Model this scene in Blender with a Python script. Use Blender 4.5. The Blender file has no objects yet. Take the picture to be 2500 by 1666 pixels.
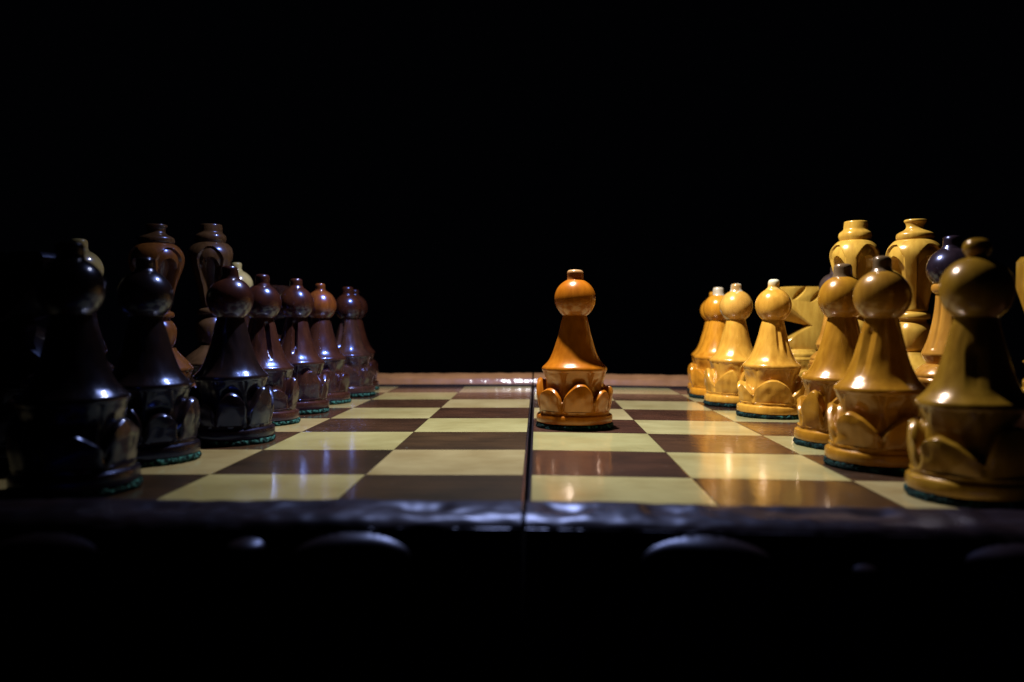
import bpy, bmesh, math, random
from mathutils import Vector, noise, Matrix
S = 0.04                                   # metres per chess square; shapes below are written in squares
C = bpy.context.scene.collection
SC = bpy.context.scene

# ------------------------------------------------------------------ camera, world, lamp
CAM_X, CAM_H = 0.0545, 0.9605
cam_d = bpy.data.cameras.new("camera"); cam = bpy.data.objects.new("camera", cam_d); C.objects.link(cam)
cam.location = (CAM_X * S, 0, CAM_H * S)
yaw, pitch, roll = 0.0310, 0.0234, 0.0057
cam.rotation_euler = (Matrix.Rotation(yaw, 3, 'Z') @ Matrix.Rotation(math.pi / 2 - pitch, 3, 'X') @ Matrix.Rotation(roll, 3, 'Z')).to_euler()
cam_d.sensor_width = 36; cam_d.lens = 1964 / 2500 * 36
cam_d.clip_start = 0.005; cam_d.clip_end = 50
cam_d.dof.use_dof = True; cam_d.dof.focus_distance = 7.6 * S; cam_d.dof.aperture_fstop = 13
SC.camera = cam

w = bpy.data.worlds.new("World"); SC.world = w; w.use_nodes = True
bg = w.node_tree.nodes["Background"]; bg.inputs[0].default_value = (0.5, 0.6, 1.0, 1); bg.inputs[1].default_value = 0.0006

LX, LY, LZ = -0.25, 7.7, 6.0               # the torch hung over the middle of the board
ld = bpy.data.lights.new("torch", 'SPOT'); lo = bpy.data.objects.new("torch", ld); C.objects.link(lo)
ld.energy = 8.8; ld.color = (0.93, 0.95, 1.0); ld.shadow_soft_size = 0.13 * S
ld.spot_size = math.radians(118); ld.spot_blend = 1.0
lo.location = (LX * S, LY * S, LZ * S)
aim = Vector((1.05, 8.9, 0)) - Vector((LX, LY, LZ))
lo.rotation_euler = aim.to_track_quat('-Z', 'Y').to_euler()

SC.view_settings.view_transform = 'Standard'; SC.view_settings.look = 'None'
SC.view_settings.exposure = 0; SC.view_settings.gamma = 1
SC.render.engine = 'CYCLES'
SC.cycles.max_bounces = 8

# ------------------------------------------------------------------ materials
def nn(nt, t, **k):
    n = nt.nodes.new(t)
    for a, b in k.items(): setattr(n, a, b)
    return n

ALB = .58
def varnished(name, c1, c2, rough=0.34, coat=1.0, coat_rough=0.07, stretch=(7, 7, 1.4), bump=0.25, blotch=0.5,
              tint=(0.12, 0.26, 1, 1), vary=0.0, worn=None, bscale=3.0, top=None, wavy=0.0, spec=0.5, coat_ior=1.5):
    """varnished wood: long grain, soft blotches, tiny varnish waves; top=(z0,z1,colour) where the piece is stained otherwise higher up"""
    c1 = tuple(a * ALB for a in c1); c2 = tuple(a * ALB for a in c2)
    if top: top = (top[0], top[1], tuple(a * ALB for a in top[2]))
    if worn: worn = (worn[0], worn[1], tuple(a * ALB for a in worn[2]))
    m = bpy.data.materials.new(name); m.use_nodes = True; nt = m.node_tree; p = nt.nodes["Principled BSDF"]; L = nt.links.new
    tc = nn(nt, 'ShaderNodeTexCoord'); oi = nn(nt, 'ShaderNodeObjectInfo')
    off = nn(nt, 'ShaderNodeVectorMath', operation='ADD')
    mul = nn(nt, 'ShaderNodeMath', operation='MULTIPLY'); mul.inputs[1].default_value = 3.7
    L(oi.outputs['Random'], mul.inputs[0]); L(tc.outputs['Object'], off.inputs[0]); L(mul.outputs[0], off.inputs[1])
    mp = nn(nt, 'ShaderNodeMapping'); mp.inputs['Scale'].default_value = tuple(a / S for a in stretch); L(off.outputs[0], mp.inputs[0])
    n1 = nn(nt, 'ShaderNodeTexNoise'); n1.inputs['Scale'].default_value = 3; n1.inputs['Detail'].default_value = 6; n1.inputs['Distortion'].default_value = .4
    L(mp.outputs[0], n1.inputs['Vector'])
    mp2 = nn(nt, 'ShaderNodeMapping'); mp2.inputs['Scale'].default_value = (bscale / S,) * 3; L(off.outputs[0], mp2.inputs[0])
    n2 = nn(nt, 'ShaderNodeTexNoise'); n2.inputs['Scale'].default_value = 1; n2.inputs['Detail'].default_value = 3; L(mp2.outputs[0], n2.inputs['Vector'])
    r1 = nn(nt, 'ShaderNodeMapRange'); r1.inputs[1].default_value = .35; r1.inputs[2].default_value = .68; L(n1.outputs[0], r1.inputs[0])
    r2 = nn(nt, 'ShaderNodeMapRange'); r2.inputs[1].default_value = .35; r2.inputs[2].default_value = .68; L(n2.outputs[0], r2.inputs[0])
    ad = nn(nt, 'ShaderNodeMix'); ad.inputs[0].default_value = blotch; L(r1.outputs[0], ad.inputs[2]); L(r2.outputs[0], ad.inputs[3])
    mx = nn(nt, 'ShaderNodeMix', data_type='RGBA'); L(ad.outputs[0], mx.inputs[0])
    mx.inputs[6].default_value = (*c1, 1); mx.inputs[7].default_value = (*c2, 1)
    col = mx.outputs[2]
    if top:
        sp = nn(nt, 'ShaderNodeSeparateXYZ'); L(tc.outputs['Object'], sp.inputs[0])
        rz = nn(nt, 'ShaderNodeMapRange'); rz.inputs[1].default_value = top[0] * S; rz.inputs[2].default_value = top[1] * S; L(sp.outputs[2], rz.inputs[0])
        a2 = nn(nt, 'ShaderNodeMath', operation='MULTIPLY_ADD'); a2.inputs[1].default_value = .8; L(n2.outputs[0], a2.inputs[0])
        a3 = nn(nt, 'ShaderNodeMath', operation='SUBTRACT'); a3.inputs[1].default_value = .4; a3.use_clamp = True
        L(rz.outputs[0], a2.inputs[2]); L(a2.outputs[0], a3.inputs[0])
        mt = nn(nt, 'ShaderNodeMix', data_type='RGBA'); L(a3.outputs[0], mt.inputs[0]); L(col, mt.inputs[6]); mt.inputs[7].default_value = (*top[2], 1)
        col = mt.outputs[2]
    if vary:
        hs = nn(nt, 'ShaderNodeHueSaturation'); L(col, hs.inputs['Color'])
        rv = nn(nt, 'ShaderNodeMapRange'); rv.inputs[3].default_value = 1 - vary * 1.25; rv.inputs[4].default_value = 1 + vary; L(oi.outputs['Random'], rv.inputs[0]); L(rv.outputs[0], hs.inputs['Value'])
        m3 = nn(nt, 'ShaderNodeMath', operation='MULTIPLY'); m3.inputs[1].default_value = 7.31; L(oi.outputs['Random'], m3.inputs[0])
        m4 = nn(nt, 'ShaderNodeMath', operation='FRACT'); L(m3.outputs[0], m4.inputs[0])
        rh = nn(nt, 'ShaderNodeMapRange'); rh.inputs[3].default_value = .482; rh.inputs[4].default_value = .515; L(m4.outputs[0], rh.inputs[0]); L(rh.outputs[0], hs.inputs['Hue'])
        col = hs.outputs[0]
    if worn:
        mp3 = nn(nt, 'ShaderNodeMapping'); mp3.inputs['Scale'].default_value = (worn[0] / S,) * 3; L(off.outputs[0], mp3.inputs[0])
        n3 = nn(nt, 'ShaderNodeTexNoise'); n3.inputs['Scale'].default_value = 1; n3.inputs['Detail'].default_value = 7; L(mp3.outputs[0], n3.inputs['Vector'])
        r3 = nn(nt, 'ShaderNodeMapRange'); r3.inputs[1].default_value = worn[1]; r3.inputs[2].default_value = worn[1] + .03; L(n3.outputs[0], r3.inputs[0])
        mw = nn(nt, 'ShaderNodeMix', data_type='RGBA'); L(r3.outputs[0], mw.inputs[0]); L(col, mw.inputs[6]); mw.inputs[7].default_value = (*worn[2], 1)
        col = mw.outputs[2]
    L(col, p.inputs['Base Color'])
    p.inputs['Roughness'].default_value = rough; p.inputs['Specular Tint'].default_value = tint
    p.inputs['Coat Weight'].default_value = coat; p.inputs['Coat Roughness'].default_value = coat_rough; p.inputs['Coat IOR'].default_value = coat_ior; p.inputs['Specular IOR Level'].default_value = spec
    b = nn(nt, 'ShaderNodeBump'); b.inputs['Strength'].default_value = bump; b.inputs['Distance'].default_value = .006 * S
    L(n1.outputs[0], b.inputs['Height']); L(b.outputs[0], p.inputs['Normal'])
    b2 = nn(nt, 'ShaderNodeBump'); b2.inputs['Strength'].default_value = bump; b2.inputs['Distance'].default_value = (.008 + wavy) * S
    mp4 = nn(nt, 'ShaderNodeMapping'); mp4.inputs['Scale'].default_value = (11 / S, 11 / S, 5 / S); L(off.outputs[0], mp4.inputs[0])
    n4 = nn(nt, 'ShaderNodeTexNoise'); n4.inputs['Scale'].default_value = 1; n4.inputs['Detail'].default_value = 2.5; L(mp4.outputs[0], n4.inputs['Vector'])
    L(n4.outputs[0], b2.inputs['Height']); L(b2.outputs[0], p.inputs['Coat Normal'])
    return m

def felt_mat():
    m = bpy.data.materials.new("green_felt"); m.use_nodes = True; nt = m.node_tree; p = nt.nodes["Principled BSDF"]; L = nt.links.new
    tc = nn(nt, 'ShaderNodeTexCoord')
    mp = nn(nt, 'ShaderNodeMapping'); mp.inputs['Scale'].default_value = (1 / S,) * 3; L(tc.outputs['Object'], mp.inputs[0])
    n = nn(nt, 'ShaderNodeTexNoise'); n.inputs['Scale'].default_value = 34; n.inputs['Detail'].default_value = 6; L(mp.outputs[0], n.inputs['Vector'])
    r = nn(nt, 'ShaderNodeValToRGB'); L(n.outputs[0], r.inputs[0])
    r.color_ramp.elements[0].position = .45; r.color_ramp.elements[0].color = (.001, .006, .006, 1)
    r.color_ramp.elements[1].position = .78; r.color_ramp.elements[1].color = (.05, .18, .165, 1)
    n5 = nn(nt, 'ShaderNodeTexNoise'); n5.inputs['Scale'].default_value = 4.5; L(mp.outputs[0], n5.inputs['Vector'])
    mm = nn(nt, 'ShaderNodeMapRange'); mm.inputs[1].default_value = .42; mm.inputs[2].default_value = .58; mm.inputs[3].default_value = .25; L(n5.outputs[0], mm.inputs[0])
    hv = nn(nt, 'ShaderNodeHueSaturation'); L(r.outputs[0], hv.inputs['Color']); L(mm.outputs[0], hv.inputs['Value'])
    L(hv.outputs[0], p.inputs['Base Color']); p.inputs['Roughness'].default_value = .95; p.inputs['Specular IOR Level'].default_value = .1
    b = nn(nt, 'ShaderNodeBump'); b.inputs['Distance'].default_value = .02 * S; L(n.outputs[0], b.inputs['Height']); L(b.outputs[0], p.inputs['Normal'])
    return m

FELT = felt_mat()
SHINE = dict(coat=.14, coat_rough=.07, rough=.24, spec=.7, tint=(1, .62, .36, 1), bump=.22)
def light_wood(name, c, **k):
    c2 = (c[0] * .62, c[1] * .54, c[2] * .45); k = {**SHINE, **k}
    return varnished(name, c2, c, **k)
W_CENTRE = light_wood("orange_wood", (.60, .18, .009))
W_CTIP = light_wood("orange_tip_worn_pale", (.52, .16, .02), top=(1.40, 1.45, (.62, .42, .20)))
W_AMBER = light_wood("amber_wood", (.84, .34, .024))
W_HONEY = light_wood("honey_wood", (.88, .44, .055))
W_CREAMY = light_wood("boxwood", (.84, .49, .075))
W_OCHRE = light_wood("ochre_wood", (.58, .26, .020))
W_OLIVE = light_wood("olive_wood", (.56, .30, .030))
W_TIP = light_wood("pale_worn_tip", (.80, .68, .48), bump=.6, coat=.5, coat_rough=.25, worn=(9, .56, (.45, .25, .08)))
W_GREYTIP = light_wood("grey_brown_tip", (.26, .17, .09), bump=.6)
W_BISHOP = light_wood("bishop_honey", (.70, .32, .045))
D_BALL = varnished("black_stain", (.010, .006, .010), (.028, .016, .022), coat=.3, coat_rough=.06, rough=.24, spec=.6, tint=(.4, .45, 1, 1))
D_RED = varnished("dark_mahogany", (.030, .010, .007), (.066, .024, .014), rough=.26, coat=.28, coat_rough=.07, spec=.8, bump=.4)
D_BROWN = varnished("dark_walnut", (.028, .012, .010), (.065, .028, .018), rough=.26, coat=.28, coat_rough=.07, spec=.8, bump=.4)
D_BLACK = varnished("near_black_walnut", (.008, .005, .005), (.022, .011, .009), rough=.25, coat=.25, coat_rough=.07, spec=.8, bump=.4)
D_WARM = varnished("warm_mahogany_head", (.06, .016, .008), (.20, .062, .013), rough=.26, coat=.28, coat_rough=.07, spec=.8, bump=.35, bscale=5)
D_HEAD = varnished("red_brown_head", (.022, .007, .005), (.060, .018, .008), rough=.26, coat=.28, coat_rough=.07, spec=.8, bump=.35, bscale=5)
D_ORANGE = varnished("reddish_orange_queen", (.11, .042, .012), (.21, .078, .02), rough=.27, coat=.2, coat_rough=.07, spec=.9, bump=.35)
D_KING = varnished("brown_olive_king", (.06, .030, .014), (.12, .065, .035), rough=.27, coat=.2, coat_rough=.07, spec=.9, bump=.35)
D_CREAM = varnished("cream_ball", (.50, .42, .22), (.64, .55, .32), rough=.3, coat_rough=.1)

L_SQ = varnished("pale_veneer", (.56, .45, .18), (.82, .71, .33), rough=.30, coat=1, coat_rough=.11, stretch=(.5, 3, 3), bump=.2, blotch=.75, tint=(1, 1, 1, 1), vary=.07, bscale=2.2, worn=(3, .80, (.8, .8, .7)))
D_SQ = varnished("dark_veneer", (.046, .021, .010), (.14, .062, .028), rough=.32, coat=1, coat_rough=.11, stretch=(.5, 3, 3), bump=.25, blotch=.6, tint=(1, 1, 1, 1), vary=.32, bscale=2.0, worn=(24, .715, (.3, .28, .25)))
RIM_NEAR = varnished("dark_rim_wood", (.012, .008, .009), (.036, .020, .022), rough=.37, coat=0, spec=.6, stretch=(.6, 4, 4), bump=.3, tint=(.05, .2, 1, 1))  # near rim, toned much darker than the far rim
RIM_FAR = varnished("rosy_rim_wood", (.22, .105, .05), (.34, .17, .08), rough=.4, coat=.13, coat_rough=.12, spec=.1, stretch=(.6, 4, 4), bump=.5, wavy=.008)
BOX = varnished("board_box_wood", (.012, .008, .007), (.03, .018, .014), rough=.35, coat_rough=.2, stretch=(.6, 4, 4), bump=.4)
TABLE = varnished("table_wood", (.006, .004, .003), (.012, .008, .006), rough=.6, coat=0, stretch=(.2, 2, 2))

# ------------------------------------------------------------------ helpers
def link(name, verts, faces, mat, parent=None, smooth=True, angle=38):
    me = bpy.data.meshes.new(name); me.from_pydata([(x * S, y * S, z * S) for x, y, z in verts], [], faces); me.validate()
    bm = bmesh.new(); bm.from_mesh(me); bmesh.ops.remove_doubles(bm, verts=bm.verts, dist=1e-7); bmesh.ops.recalc_face_normals(bm, faces=bm.faces); bm.to_mesh(me); bm.free()
    if smooth:
        me.shade_smooth(); me.set_sharp_from_angle(angle=math.radians(angle))
    me.materials.append(mat)
    o = bpy.data.objects.new(name, me); C.objects.link(o); o.parent = parent
    return o

def thing(name, label, cat, x, y, rot=0, group=None):
    o = bpy.data.objects.new(name, None); C.objects.link(o); o.empty_display_size = .01
    tl, tr = 0.0100, 0.0068
    z = -(tr if x > 0 else tl) * abs(x)
    o.location = (x * S, y * S, z * S)
    o.rotation_euler = (Matrix.Rotation(tr if x > 0 else -tl, 3, 'Y') @ Matrix.Rotation(rot, 3, 'Z')).to_euler()
    o['label'] = label; o['category'] = cat
    if group: o['group'] = group
    return o

def rows_mesh(rows, n, close_bottom=True, close_top=True):
    """rows: list of functions or arrays of n (x,y,z)"""
    v = [p for r in rows for p in r]; f = []
    for i in range(len(rows) - 1):
        for j in range(n):
            a = i * n + j; b = i * n + (j + 1) % n
            f.append((a, b, b + n, a + n))
    if close_bottom: f.append(tuple(reversed(range(n))))
    if close_top: k = (len(rows) - 1) * n; f.append(tuple(range(k, k + n)))
    return v, f

def catmull(pts, sub):
    """smooth a (r,z) profile; a repeated point marks a hard corner"""
    out = []
    segs = []; cur = [pts[0]]
    for a in pts[1:]:
        if a == cur[-1]:
            segs.append(cur); cur = [a]
        else: cur.append(a)
    segs.append(cur)
    for s in segs:
        for i in range(len(s) - 1):
            p0 = s[max(i - 1, 0)]; p1 = s[i]; p2 = s[i + 1]; p3 = s[min(i + 2, len(s) - 1)]
            for k in range(sub):
                t = k / sub
                out.append(tuple(.5 * ((2 * p1[q]) + (-p0[q] + p2[q]) * t + (2 * p0[q] - 5 * p1[q] + 4 * p2[q] - p3[q]) * t * t + (-p0[q] + 3 * p1[q] - 3 * p2[q] + p3[q]) * t ** 3) for q in (0, 1)))
        out.append(s[-1])
    return out

def lathe(name, prof, mat, parent, sub=4, n=96, seed=0, lump=.003, disp=None, angle=40):
    P = catmull(prof, sub); rows = []
    for r, z in P:
        row = []
        for j in range(n):
            a = 2 * math.pi * j / n; rr = r
            if disp: rr = disp(a, z, r)
            if r > .02: rr += lump * noise.noise(Vector((math.cos(a) * r * 6 + seed * 9.1, math.sin(a) * r * 6, z * 6)))
            row.append((math.cos(a) * rr, math.sin(a) * rr, z))
        rows.append(row)
    v, f = rows_mesh(rows, n)
    return link(name, v, f, mat, parent, angle=angle)

def angd(a, b): return (a - b + math.pi) % (2 * math.pi) - math.pi

def foot(rnd, cone, mat, parent, k=1.0, n=240, npet=None, grooves=(), name='body', lipr=.298, sub=5):
    """the turned foot every piece shares: disc, groove, ring of carved petals, core, skirt. cone = profile (r,z) above the lip"""
    npet = npet or rnd.choice((6, 7, 8)); a0 = rnd.uniform(0, 6.28)
    w_ = [rnd.uniform(.65, 1.4) for _ in range(npet)]; tot = sum(w_); pet = []; a = a0
    for q in w_:
        d = q / tot * 2 * math.pi
        pet.append((a + d / 2, d / 2, rnd.uniform(.345, .46), rnd.uniform(-.2, .2), rnd.uniform(.0, .02))); a += d
    sd = rnd.uniform(0, 100)
    def find(t):
        for c, h, z, s, q in pet:
            d = angd(t, c)
            if abs(d) <= h + 1e-9: return d / h, h, z, s, q
        return 1, .4, .4, 0, 0
    info = []
    for j in range(n):
        t = 2 * math.pi * j / n; u, h, zt, sk, q = find(t)
        arch = max(0, 1 - min(1, abs(u - sk * 2 * (1 - u * u))) ** 2.1) ** .75
        zv = .235
        ztop = zv + (zt - zv) * arch + .006 * noise.noise(Vector((math.cos(t) * 5, math.sin(t) * 5, sd)))
        valley = math.exp(-((1 - abs(u)) / .13) ** 2)
        facet = 1 - .55 * (1 - math.cos(h * .9) / math.cos(u * h * .9)) * .9
        info.append((t, u, ztop, valley, facet, arch))
    def ring(fn):
        out = []
        for (t, u, ztop, va, fa, ar) in info:
            r, z = fn(t, u, ztop, va, fa, ar); r *= k
            r += .004 * noise.noise(Vector((math.cos(t) * 3.2 + sd, math.sin(t) * 3.2, z * 9))) + (.007 * noise.noise(Vector((math.cos(t) * 4.4 + sd, math.sin(t) * 4.4, z * 14))) if .15 < z < .5 else 0)
            out.append((math.cos(t) * r, math.sin(t) * r, z))
        return out
    R = []
    for r, z in ((.2, .046), (.335, .046), (.343, .051), (.347, .060), (.347, .104), (.342, .118), (.330, .123), (.320, .131), (.318, .145), (.324, .157)):
        R.append(ring(lambda *a, r=r, z=z: (r, z)))
    m_ = 10
    for i in range(m_ + 1):
        s = i / m_
        def fn(t, u, zt, va, fa, ar, s=s):
            z = .16 + (zt - .012 - .16) * s
            h = (z - .16) / .24
            return ((.328 + .028 * math.sin(min(1, h) * 2.2)) * fa - .026 * va * min(1, s * 1.5), z)
        R.append(ring(fn))
    core = lambda t, u, zt, va, z: .274 + .018 * max(0, (z - .36) / .15) - .030 * math.exp(-((z - .40) / .07) ** 2) * (1 - va) * max(0, math.cos(u * 1.4)) - .01 * va
    def outer(fa, va, zt): return (.328 + .028 * math.sin(min(1, (zt - .012 - .16) / .24) * 2.2)) * fa - .026 * va
    R.append(ring(lambda t, u, zt, va, fa, ar: (outer(fa, va, zt) - .010, zt - .002)))
    R.append(ring(lambda t, u, zt, va, fa, ar: (outer(fa, va, zt) - .028, zt + .006)))
    R.append(ring(lambda t, u, zt, va, fa, ar: (outer(fa, va, zt) - .038, zt + .001)))
    R.append(ring(lambda t, u, zt, va, fa, ar: (core(t, u, zt, va, zt) + .3 * (outer(fa, va, zt) - .03 - core(t, u, zt, va, zt)), zt - .012)))
    R.append(ring(lambda t, u, zt, va, fa, ar: (core(t, u, zt, va, zt) + .003, zt - .006)))
    for i in range(1, 9):
        s = i / 8
        R.append(ring(lambda t, u, zt, va, fa, ar, s=s: (core(t, u, zt, va, zt + (.505 - zt) * s), zt + (.505 - zt) * s)))
    for r, z in ((lipr - .008, .508), (lipr - .002, .516), (lipr + .001, .528), (lipr, .540), (lipr - .007, .551), (lipr - .014, .558)):
        R.append(ring(lambda *a, r=r, z=z: (r, z)))
    cp = catmull([(lipr - .014, .558)] + cone, sub)
    for r, z in cp[1:]:
        def fn(t, u, zt, va, fa, ar, r=r, z=z):
            rr = r
            for g0, gw, gd, z0, z1 in grooves:
                if z0 < z < z1:
                    e = min(1, (z - z0) / .10) * min(1, (z1 - z) / .05)
                    d = angd(t, g0) * r
                    rr -= gd * e * max(0, 1 - abs(d) / gw) ** .8
            return (rr, z)
        R.append(ring(fn))
    v, f = rows_mesh(R, n)
    o = link(name, v, f, mat, parent, angle=33)
    # felt
    rows = []
    for r, z in ((.1, .002), (.342, .002), (.356, .008), (.358, .020), (.355, .034), (.347, .046), (.30, .048)):
        row = []
        for j in range(120):
            t = 2 * math.pi * j / 120
            rr = r * k * .985 + (.012 * noise.noise(Vector((math.cos(t) * 12 + sd, math.sin(t) * 12, z * 50))) + .014 * noise.noise(Vector((math.cos(t) * 2 + sd, math.sin(t) * 2, 3)))) * (r > .31)
            row.append((math.cos(t) * rr, math.sin(t) * rr, z + (.006 * noise.noise(Vector((math.cos(t) * 14, math.sin(t) * 14, sd))) if z > .01 else 0)))
        rows.append(row)
    v, f = rows_mesh(rows, 120)
    link('felt_pad', v, f, FELT, parent, angle=80)
    return o

CONE = [(.268, .573), (.246, .598), (.222, .637), (.195, .70), (.169, .78), (.145, .87), (.126, .95), (.113, 1.0), (.105, 1.04)]
def nub(rnd, z, r=.066, h=.10, mat=None, parent=None):
    a = rnd.uniform(.9, 1.1)
    t = rnd.uniform(-.012, .012)
    o = lathe('finial', [(.085, z - .012), (.078, z), (r * a * 1.02, z + .02), (r * a, z + h * .5), (r * a * .97, z + h * .75), (r * a * .80, z + h * .93), (r * .45, z + h), (.004, z + h * 1.01)], mat, parent, seed=rnd.random() * 50, lump=.016, n=40)
    return o

def ball(name, mat, parent, zc, r, neck, rnd, rz=None):
    rz = rz or r; pr = []
    a0 = -math.acos(min(1, neck / r)) 
    for i in range(19):
        a = a0 + (math.pi / 2 - .05 - a0) * i / 18
        pr.append((r * math.cos(a), zc + rz * math.sin(a)))
    pr = [(neck * .7, pr[0][1] - .01), pr[0]] + pr[1:] + [(.01, zc + rz)]
    return lathe(name, pr, mat, parent, sub=2, n=80, seed=rnd.random() * 50, lump=.006)

def pawn(x, y, seed, label, group, body, knob=False, head=None, tip=None, grooves=(), rot=0, npet=None, k=1.0, name='chess_pawn', tilt=(0, 0)):
    rnd = random.Random(seed)
    t = thing(name, label, 'chess pawn', x, y, rot, group)
    foot(rnd, CONE, body, t, npet=npet, grooves=grooves, k=k)
    ball('head', head or body, t, 1.172, .188 * (1 + rnd.uniform(-.02, .02)), .106, rnd)
    t.scale = (1 + rnd.uniform(-.012, .012),) * 3
    t.rotation_euler.x += rnd.uniform(-.009, .009); t.rotation_euler.y += rnd.uniform(-.009, .009)
    if knob:
        lathe('finial', [(.07, 1.33), (.052, 1.352), (.055, 1.365), (.070, 1.39), (.074, 1.415), (.062, 1.442), (.035, 1.458), (.004, 1.462)], tip or head or body, t, seed=seed, lump=.008, n=48)
    else:
        nub(rnd, 1.345, h=.098 + rnd.uniform(-.008, .008), mat=tip or head or body, parent=t)
    if tilt != (0, 0):
        t.rotation_euler.x += tilt[0]; t.rotation_euler.y += tilt[1]
    return t

def royal(name, x, y, seed, label, cat, H, kind, mat, crown=None, rot=0, r=1.0):
    rnd = random.Random(seed); t = thing(name, label, cat, x, y, rot)
    q = (H - .56) / (1.945 - .56); Z = lambda z: .56 + (z - .56) * q
    foot(rnd, [(.255, .60), (.20, .66), (.165, .70), (.15, .73)], mat, t, k=1.06)
    lathe('bulb', [(.10, Z(.70)), (.125, Z(.735)), (.152, Z(.78)), (.170, Z(.86)), (.168, Z(.93)), (.140, Z(.985)), (.118, Z(1.01)), (.118, Z(1.025)), (.145, Z(1.035)), (.152, Z(1.06)), (.142, Z(1.085)), (.115, Z(1.10)), (.10, Z(1.13))], mat, t, seed=seed)
    def disp(a, z, rr):
        z = .56 + (z - .56) / q
        b = (a + .4) % (math.pi / 2) - math.pi / 4            # four flutes
        def tear(ztop, zbot, hw, depth, soft):
            if z > ztop or z < zbot: return 0
            u = (ztop - z) / (ztop - zbot)
            wd = hw * min(1, math.sqrt(min(1, u / .22))) * (1 - .25 * u)
            e = 1 - abs(b) / max(wd, 1e-4)
            if e <= 0: return 0
            return depth * min(1, e / soft) * min(1, (zbot + .35 - zbot) and (z - zbot) / .12)
        return rr - tear(1.71, 1.12, .62, .026, .14) * r - tear(1.60, 1.12, .54, .075 * min(1, rr / .2), .22) * r
    lathe('stem', [(.09, Z(1.09)), (.118, Z(1.11)), (.128, Z(1.16)), (.142, Z(1.23)), (.172, Z(1.34)), (.210, Z(1.45)), (.240, Z(1.55)), (.248, Z(1.62)), (.232, Z(1.68)), (.195, Z(1.73)), (.160, Z(1.755)), (.12, Z(1.76))], mat, t, sub=9, n=200, seed=seed + .5, lump=.006, disp=disp, angle=28)
    if kind == 'king':
        pr = [(.12, Z(1.745)), (.148, Z(1.752)), (.160, Z(1.775)), (.166, Z(1.80)), (.158, Z(1.83)), (.135, Z(1.85)), (.122, Z(1.865)), (.120, Z(1.90)), (.116, Z(1.935)), (.116, Z(1.935)), (.10, Z(1.944)), (.01, Z(1.945))]
    else:
        pr = [(.12, Z(1.745)), (.150, Z(1.75)), (.164, Z(1.775)), (.160, Z(1.81)), (.135, Z(1.83)), (.098, Z(1.85)), (.080, Z(1.875)), (.084, Z(1.905)), (.098, Z(1.925)), (.098, Z(1.94)), (.09, Z(1.945)), (.09, Z(1.945)), (.01, Z(1.946))]
    lathe('crown', pr, crown or mat, t, n=72, seed=seed + 2, lump=.010)
    return t

def bishop(x, y, seed, label, mat, ballm, rot=0, H=1.695, grooves=True):
    rnd = random.Random(seed); t = thing('chess_bishop', label, 'chess bishop', x, y, rot)
    q = (H - .56) / (1.695 - .56); Z = lambda z: .56 + (z - .56) * q
    foot(rnd, [(.262, .585), (.235, .62), (.195, .655), (.16, .67)], mat, t, lipr=.272)
    def disp(a, z, rr):
        return rr - .010 * max(0, math.cos(a * 7)) ** 4 * (1 if .78 < z < 1.2 else 0)
    lathe('stem', [(.14, Z(.655)), (.165, Z(.67)), (.182, Z(.70)), (.202, Z(.735)), (.205, Z(.75)), (.205, Z(.75)), (.188, Z(.80)), (.160, Z(.88)), (.138, Z(.98)), (.120, Z(1.10)), (.110, Z(1.215)), (.110, Z(1.23)), (.132, Z(1.245)), (.143, Z(1.27)), (.138, Z(1.30)), (.11, Z(1.32))], mat, t, sub=6, n=120, seed=seed, disp=disp)
    ball('head', ballm, t, Z(1.435), .185, .11, rnd, .172)
    nub(rnd, Z(1.596), r=.062, h=.10, mat=ballm, parent=t)
    return t

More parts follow.
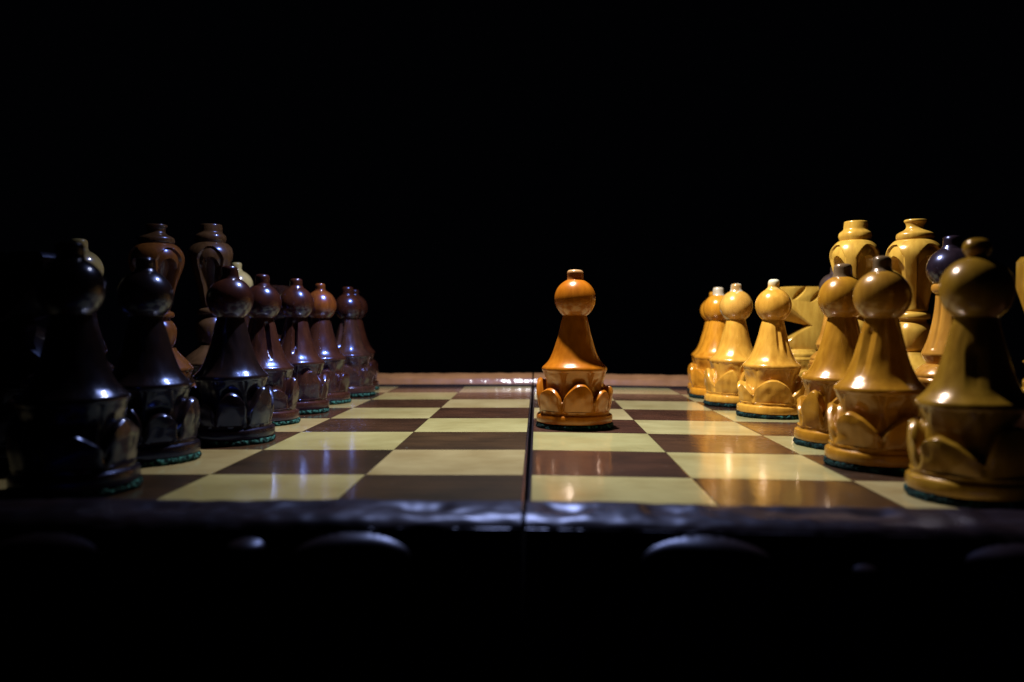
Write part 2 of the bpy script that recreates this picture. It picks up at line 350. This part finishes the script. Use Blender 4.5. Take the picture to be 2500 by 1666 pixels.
def knight(x, y, seed, label, mat, facing=-1, rot=0):
    rnd = random.Random(seed); t = thing('chess_knight', label, 'chess knight', x, y, rot)
    foot(rnd, [(.275, .60), (.25, .63), (.235, .65), (.22, .66)], mat, t, lipr=.285)
    s = -facing                                            # s=+1: nose towards -x
    out = [(-.285, 1.06), (-.285, 1.42), (-.255, 1.455), (-.10, 1.462), (.22, 1.462), (.27, 1.44), (.285, 1.39), (.285, .70), (.27, .655), (-.10, .655), (-.235, .73)]
    # outline with the throat notch
    poly = [(.10, .965), (-.20, 1.03)] + out[0:1] + out[1:] + []
    def prism(poly, y0):
        n = len(poly); v = [(px * s, -y0, pz) for px, pz in poly] + [(px * s, y0, pz) for px, pz in poly]
        f = [tuple(range(n)), tuple(range(2 * n - 1, n - 1, -1))] + [(i, (i + 1) % n, n + (i + 1) % n, n + i) for i in range(n)]
        return v, f
    def raw(v, f):
        me = bpy.data.meshes.new('raw'); me.from_pydata(v, [], f)
        bm = bmesh.new(); bm.from_mesh(me); bmesh.ops.remove_doubles(bm, verts=bm.verts, dist=1e-5); bmesh.ops.recalc_face_normals(bm, faces=bm.faces); bm.to_mesh(me); bm.free()
        ob = bpy.data.objects.new('raw', me); C.objects.link(ob); return ob
    o = raw(*prism(poly, .165))
    cutters = []
    def cut(v, f):
        c = raw(v, f); cutters.append(c)
        m = o.modifiers.new('c', 'BOOLEAN'); m.operation = 'DIFFERENCE'; m.object = c; m.solver = 'EXACT'
    # slanted cheek and chest facets on both sides: a wedge that opens towards each face
    for sg in (-1, 1):
        small = [(.09, .965), (-.35, 1.06), (-.35, .80)]
        big = [(.155, .955), (-.35, 1.36), (-.35, .50)]
        v = [(px * s, sg * .04, pz) for px, pz in small] + [(px * s, sg * .23, pz) for px, pz in big]
        cut(v, [(0, 1, 2), (5, 4, 3), (0, 1, 4, 3), (1, 2, 5, 4), (2, 0, 3, 5)])
        # two gouges near the crown: ear and mane
        for gx, gz in ((-.05, 1.375), (.175, 1.35)):
            vv = []; ff = []; nu, nv = 14, 10
            for i in range(nv + 1):
                for j in range(nu):
                    ph = math.pi * i / nv; th = 2 * math.pi * j / nu
                    a = .125 * math.cos(ph); b = .040 * math.sin(ph) * math.cos(th); c_ = .05 * math.sin(ph) * math.sin(th)
                    dx, dz = .70, .71
                    vv.append(((gx + a * dx - b * dz) * s, sg * .172 + c_, gz + a * dz + b * dx))
            for i in range(nv):
                for j in range(nu): ff.append((i * nu + j, i * nu + (j + 1) % nu, (i + 1) * nu + (j + 1) % nu, (i + 1) * nu + j))
            cut(vv, ff)
    bv = o.modifiers.new('b', 'BEVEL'); bv.width = .012; bv.segments = 2; bv.limit_method = 'ANGLE'; bv.angle_limit = math.radians(28); bv.use_clamp_overlap = True
    dg = bpy.context.evaluated_depsgraph_get(); dg.update()
    me = bpy.data.meshes.new_from_object(o.evaluated_get(dg)); o.modifiers.clear(); old = o.data; o.data = me; bpy.data.meshes.remove(old)
    me.transform(Matrix.Scale(S, 4)); me.materials.clear(); me.materials.append(mat)
    o.name = 'head'; me.name = 'head'; o.parent = t
    me.shade_smooth(); me.set_sharp_from_angle(angle=math.radians(24))
    for c in cutters:
        d = c.data; bpy.data.objects.remove(c); bpy.data.meshes.remove(d)
    return t

# ------------------------------------------------------------------ the board
D8, GAP, MRG, RW = 4.0466, .011, .0267, .50
board = bpy.data.objects.new('chess_board', None); C.objects.link(board); board.empty_display_size = .05
board['label'] = 'folding wooden chess board with glossy squares, carved edge and dark centre seam'; board['category'] = 'chess board'

def half(side):
    tilt = .0068 if side > 0 else .0100
    X = lambda x: x * side
    x0, x1, yf, yb = GAP, MRG + 4 + RW, D8 - RW, D8 + 8 + RW
    # box with carved front
    v, f = [], []
    def quad(*p):
        k = len(v); v.extend((X(a), b, c) for a, b, c in p); f.append(tuple(range(k, k + len(p))))
    zt, zb = -.022, -.86
    yfi = yf + .03
    quad((x0, yfi, zt), (x1, yfi, zt), (x1, yb, zt), (x0, yb, zt))
    quad((x0, yfi, zb), (x1, yfi, zb), (x1, yb, zb), (x0, yb, zb))
    quad((x0, yfi, zb), (x0, yb, zb), (x0, yb, zt), (x0, yfi, zt))
    quad((x1, yfi, zb), (x1, yb, zb), (x1, yb, zt), (x1, yfi, zt))
    quad((x0, yb, zb), (x1, yb, zb), (x1, yb, zt), (x0, yb, zt))
    quad((x0, yfi, zb), (x1, yfi, zb), (x1, yfi, zt), (x0, yfi, zt))
    o = link('board_half', v, f, BOX, board, smooth=False)
    o.rotation_euler = (0, tilt * side, 0)
    # carved front moulding: one sculpted sheet running down from the rim, raised arches
    arches = [(.80, .50, .028), (2.15, .50, .022), (3.50, .49, .03)] if side > 0 else [(.755, .47, .026), (2.14, .49, .02), (3.47, .49, .03)]
    leafs = [(1.23, -.045), ] if side < 0 else [(1.47, -.10)]
    nx, nz = 420, 90; v, f = [], []
    prof = [(.0, -.012), (.03, -.02), (.045, .01), (.07, .055), (.12, .085), (.18, .098), (.25, .098), (.33, .093), (.40, .085), (.445, .072), (.47, .055), (.478, .045)]
    P = catmull(prof, 3)
    for i in range(nx + 1):
        x = x0 + (x1 - x0) * i / nx
        nb = noise.noise(Vector((x * 1.7 * side, 3.1, 0))); nb2 = noise.noise(Vector((x * 5.5 * side, 8.1, 0)))
        dip = 0
        for c, wd, am in (((.20, .10, .9), (.66, .10, .8), (1.28, .2, .5), (1.62, .12, .8), (2.3, .2, .8), (3.1, .25, 1)) if side > 0 else ((.48, .13, 1), (1.05, .12, .6), (1.7, .2, .9), (2.5, .2, .7), (3.3, .3, 1))):
            dip += am * math.exp(-((x - c - .02 * nb2) / wd) ** 4)
        for (u, z) in P:
            amp = min(1, max(0, (u - .05) / .15))
            dd = dip * .032 * math.exp(-((u - .27 - .05 * nb - .03 * nb2) / .07) ** 2)
            v.append((X(x), D8 - u, z * (1 + .08 * nb) + amp * (.006 * nb2 + .007 * noise.noise(Vector((x * 9 * side, u * 16, 2.2))) + 0.003 * noise.noise(Vector((x * 15 * side, u * 24, 7.2)))) - dd))
        for k in range(1, nz + 1):
            z = .045 - .905 * (k / nz) ** 1.25
            off = .485 + .01 * math.sin(min(1, (0.045 - z) / .1) * math.pi)
            for cx, hw, pk in arches:
                u = (x - cx) / hw
                if abs(u) < 1.25:
                    ze = pk - .34 * (1 - math.sqrt(max(0, 1 - min(1, abs(u)) ** 2))) ** 1.0 - (0 if abs(u) < 1 else 5)
                    ins = ze - z
                    if ins > 0:
                        e = min(1, ins / .07); off += .085 * (1 + .2 * nb2) * math.sqrt(1 - (1 - e) ** 2) * (1 - .8 * min(1, max(0, ins - .12) / .25))
            for lx, lz in leafs:
                e = 1 - ((x - lx) / .10) ** 2 - ((z - lz) / .05) ** 2
                if e > 0: off += .11 * math.sqrt(e)
            off += .006 * noise.noise(Vector((x * 4 * side, z * 4, 5)))
            v.append((X(x), D8 - off, z))
    m = len(P) + nz
    for i in range(nx):
        for j in range(m - 1):
            a = i * m + j; f.append((a, a + 1, a + m + 1, a + m))
    # closing back so the moulding is solid
    for e in (0, nx):
        k = len(v); v.append((v[e * m][0], D8, zb + .02)); f.append(tuple([e * m + j for j in range(m)] + [k]))
    a, b = len(v) - 2, len(v) - 1
    f.append((0, nx * m, b, a)); f.append((m - 1, nx * m + m - 1, b, a))
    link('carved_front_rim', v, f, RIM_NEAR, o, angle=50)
    # far and side rims
    prf = catmull([(.032, -.02), (.034, .02), (.045, .05), (.058, .075), (.085, .12), (.14, .155), (.22, .178), (.32, .182), (.40, .15), (.47, .10), (.50, .03), (.505, -.06)], 3)
    def rim(name, length, place, mat, seed, n=260):
        v, f = [], []
        for i in range(n + 1):
            s_ = length * i / n
            nb = noise.noise(Vector((s_ * 2.1, seed, 0))); nb2 = noise.noise(Vector((s_ * 7, seed + 4, 0)))
            for u, z in prf:
                nb3 = noise.noise(Vector((s_ * 9, u * 22, seed)))
                v.append(place(s_, u, z * (1 + .05 * nb + .03 * nb2) + .006 * nb3 * (z > .03)))
        m = len(prf)
        for i in range(n):
            for j in range(m - 1):
                a = i * m + j; f.append((a, a + 1, a + m + 1, a + m))
            f.append((i * m + m - 1, i * m, i * m + m, i * m + 2 * m - 1))
        f.append(tuple(range(m))); f.append(tuple(n * m + j for j in range(m)))
        return link(name, v, f, mat, o, angle=50)
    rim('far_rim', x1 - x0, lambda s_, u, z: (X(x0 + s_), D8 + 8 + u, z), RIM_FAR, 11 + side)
    iv = [(X(a), D8 + 8 + b_, c) for c in (-.02, .034) for a, b_ in ((x0 + .002, .003), (x1 - RW, .003), (x1 - RW, .0315), (x0 + .002, .0315))]
    link('dark_rim_strip', iv, [(0, 1, 2, 3), (4, 5, 6, 7), (0, 1, 5, 4), (1, 2, 6, 5), (2, 3, 7, 6), (3, 0, 4, 7)], BOX, o, smooth=False)  # plain dark strip along the foot of the far rim
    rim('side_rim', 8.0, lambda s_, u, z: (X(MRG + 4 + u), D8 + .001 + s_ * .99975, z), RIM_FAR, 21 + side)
    # thin edge strip along the seam
    sv = [(X(a), b, c) for a, b, c in ((x0 + .001, D8, -.02), (MRG - .003, D8, -.02), (MRG - .003, D8 + 8, -.02), (x0 + .001, D8 + 8, -.02), (x0 + .001, D8, -.004), (MRG - .003, D8, -.001), (MRG - .003, D8 + 8, -.001), (x0 + .001, D8 + 8, -.004))]
    link('edge_strip', sv, [(0, 1, 2, 3), (4, 5, 6, 7), (0, 1, 5, 4), (1, 2, 6, 5), (2, 3, 7, 6), (3, 0, 4, 7)], BOX, o, smooth=False)
    # the 32 veneer squares of this half, each its own piece
    e = .0022; b = .004
    meshes = {}
    def tile_mesh(kind):
        h_ = .5 - e
        v = [(-h_, -h_, -.018), (h_, -h_, -.018), (h_, h_, -.018), (-h_, h_, -.018), (-h_, -h_, -.0006), (h_, -h_, -.0006), (h_, h_, -.0006), (-h_, h_, -.0006),
             (-h_ + b, -h_ + b, 0), (h_ - b, -h_ + b, 0), (h_ - b, h_ - b, 0), (-h_ + b, h_ - b, 0)]
        f = [(0, 3, 2, 1)] + [(i, (i + 1) % 4, 4 + (i + 1) % 4, 4 + i) for i in range(4)] + [(4 + i, 4 + (i + 1) % 4, 8 + (i + 1) % 4, 8 + i) for i in range(4)] + [(8, 9, 10, 11)]
        return v, f
    proto = {}
    for c in range(4):
        for k in range(8):
            light = (c + k) % 2 == (1 if side > 0 else 0)
            nm = 'light_square' if light else 'dark_square'
            if nm not in proto:
                vv, ff = tile_mesh(nm); q = link(nm, vv, ff, L_SQ if light else D_SQ, o, smooth=False); proto[nm] = q
            else:
                q = proto[nm].copy(); C.objects.link(q)
            q.location = (X(MRG + c + .5) * S, (D8 + 7.5 - k) * S, random.Random(c * 9 + k + side).uniform(-.0012, .0004) * S)
    return o
half(1); half(-1)
# hinge pins glinting in the seam
# ------------------------------------------------------------------ table the box stands on
tv = [(-7, 1.2, -.90), (7, 1.2, -.90), (7, 15, -.90), (-7, 15, -.90), (-7, 1.2, -1.1), (7, 1.2, -1.1), (7, 15, -1.1), (-7, 15, -1.1)]
tb = link('table_surface', tv, [(0, 1, 2, 3), (7, 6, 5, 4), (0, 4, 5, 1), (1, 5, 6, 2), (2, 6, 7, 3), (3, 7, 4, 0)], TABLE, None, smooth=False)
tb['kind'] = 'structure'

# ------------------------------------------------------------------ the pieces
GL = 'light pawns in a row on the right half of the board'
GD = 'dark pawns in a row on the left half of the board'
pawn(.405, 7.46, 3, 'orange varnished wooden pawn standing alone beside the centre seam', None, W_CENTRE, tip=W_CTIP, npet=8, rot=.30)
# light pawns, far to near
pawn(2.545, 11.50, 11, 'farthest light pawn, almost hidden behind the next amber pawn', GL, W_AMBER)
pawn(2.42, 10.66, 12, 'leftmost clear amber pawn of the light row, a second tip peeking out behind it', GL, W_AMBER, tip=W_TIP)
pawn(2.42, 9.70, 13, 'honey pawn with pale flat tip and peeling ball, overlapping the leftmost amber pawn', GL, W_HONEY, tip=W_TIP, head=light_wood("honey_peeling", (.88, .46, .08), worn=(3.6, .57, (.80, .72, .52))))
pawn(2.53, 8.58, 14, 'yellow pawn with grooves down its cone, in front of the square headed light knight', GL, W_HONEY, tip=light_wood("honey_tip_worn_pale", (.88, .5, .10), top=(1.38, 1.43, (.85, .75, .5))), grooves=((-1.42, .03, .022, .64, .99), (-.98, .035, .022, .60, .96)))
pawn(2.505, 6.56, 15, 'ochre pawn with a small brown tip, partly behind the larger ochre pawn', GL, W_OCHRE, tip=W_GREYTIP)
pawn(2.41, 5.60, 16, 'large ochre pawn with grey brown tip and a groove down the left of its cone', GL, W_OCHRE, tip=W_GREYTIP, head=light_wood("ochre_head", (.52, .25, .028)), grooves=((-2.55, .05, .024, .60, .97),), npet=6)
pawn(2.53, 4.62, 17, 'nearest olive brown pawn, cut by the right edge of the picture', GL, W_OLIVE, knob=True, grooves=((-2.0, .06, .016, .60, .86),), npet=6)
# dark pawns
pawn(-2.575, 11.52, 21, 'farthest dark pawn, only its tip showing behind the next one', GD, D_HEAD)
pawn(-2.44, 10.60, 22, 'brown pawn at the right end of the dark row', GD, D_BROWN, head=D_HEAD, grooves=((-1.98, .034, .05, .58, .99),))
pawn(-2.55, 9.64, 23, 'dark pawn with a warm orange brown ball, second from the dark rows right end', GD, D_RED, head=D_WARM)
pawn(-2.55, 8.64, 24, 'dark pawn with a black slit cone, left of the orange brown headed pawn', GD, D_RED, head=D_HEAD, grooves=((-1.38, .030, .06, .62, .99),))
pawn(-2.59, 7.68, 25, 'dark red pawn partly behind the big black pawn, with a thin crack down its cone', GD, D_RED, head=D_HEAD, grooves=((-.88, .028, .05, .62, .99),))
pawn(-2.44, 6.50, 26, 'big nearly black pawn with carved petals, in front of the cream ball', GD, D_BLACK, head=D_HEAD, npet=7)
pawn(-2.69, 5.60, 27, 'shadowy black pawn standing in front of the reddish orange queen', GD, D_BLACK)
pawn(-2.62, 4.58, 28, 'nearest black pawn at the left, lost in the dark but for its highlights', GD, D_BLACK)
# back ranks
royal('chess_king', 3.385, 8.60, 31, 'tall pale yellow king with broad flat crown, left of the two tall light pieces', 'chess king', 2.065, 'king', W_CREAMY, rot=-.12)
royal('chess_queen', 3.525, 7.56, 32, 'tall pale yellow queen with narrow flared finial, right of the two tall light pieces', 'chess queen', 1.95, 'queen', W_CREAMY, rot=-.16)
bishop(3.36, 6.56, 33, 'honey yellow bishop with a glossy black ball, right of the tall pale queen', W_BISHOP, D_BALL)
bishop(3.555, 9.60, 34, 'light bishop with a dark ball just peeping out left of the tall pale king', W_BISHOP, varnished("brown_ball", (.05, .03, .02), (.10, .06, .04)), H=1.67)
knight(3.44, 10.55, 35, 'square headed yellow knight with two gouges on top, behind the grooved yellow pawn', W_CREAMY, facing=-1)
knight(3.66, 5.55, 36, 'light knight cut off by the right edge behind the nearest olive pawn', W_OLIVE, facing=-1)
royal('chess_king', -3.45, 8.60, 41, 'tall dark brown king left of the cream ball', 'chess king', 2.03, 'king', D_KING, crown=D_KING, rot=-.05)
royal('chess_queen', -3.56, 7.58, 42, 'tall reddish orange queen behind the shadowy black pawn', 'chess queen', 1.905, 'queen', D_ORANGE, crown=D_KING, rot=.6)
bishop(-3.55, 9.60, 43, 'dark bishop whose cream ball peeps out behind the big black pawn', D_BROWN, D_CREAM)
bishop(-3.72, 6.55, 44, 'dark bishop with a dull cream ball behind the nearest black pawn', D_BLACK, D_CREAM, H=1.665)
knight(-3.50, 10.55, 45, 'dark flat topped knight glimpsed between two pawns of the dark row', D_BROWN, facing=1)
knight(-3.52, 5.60, 46, 'black knight at the left edge, only its blue lit chest facet showing', D_BLACK, facing=1, rot=-.25)
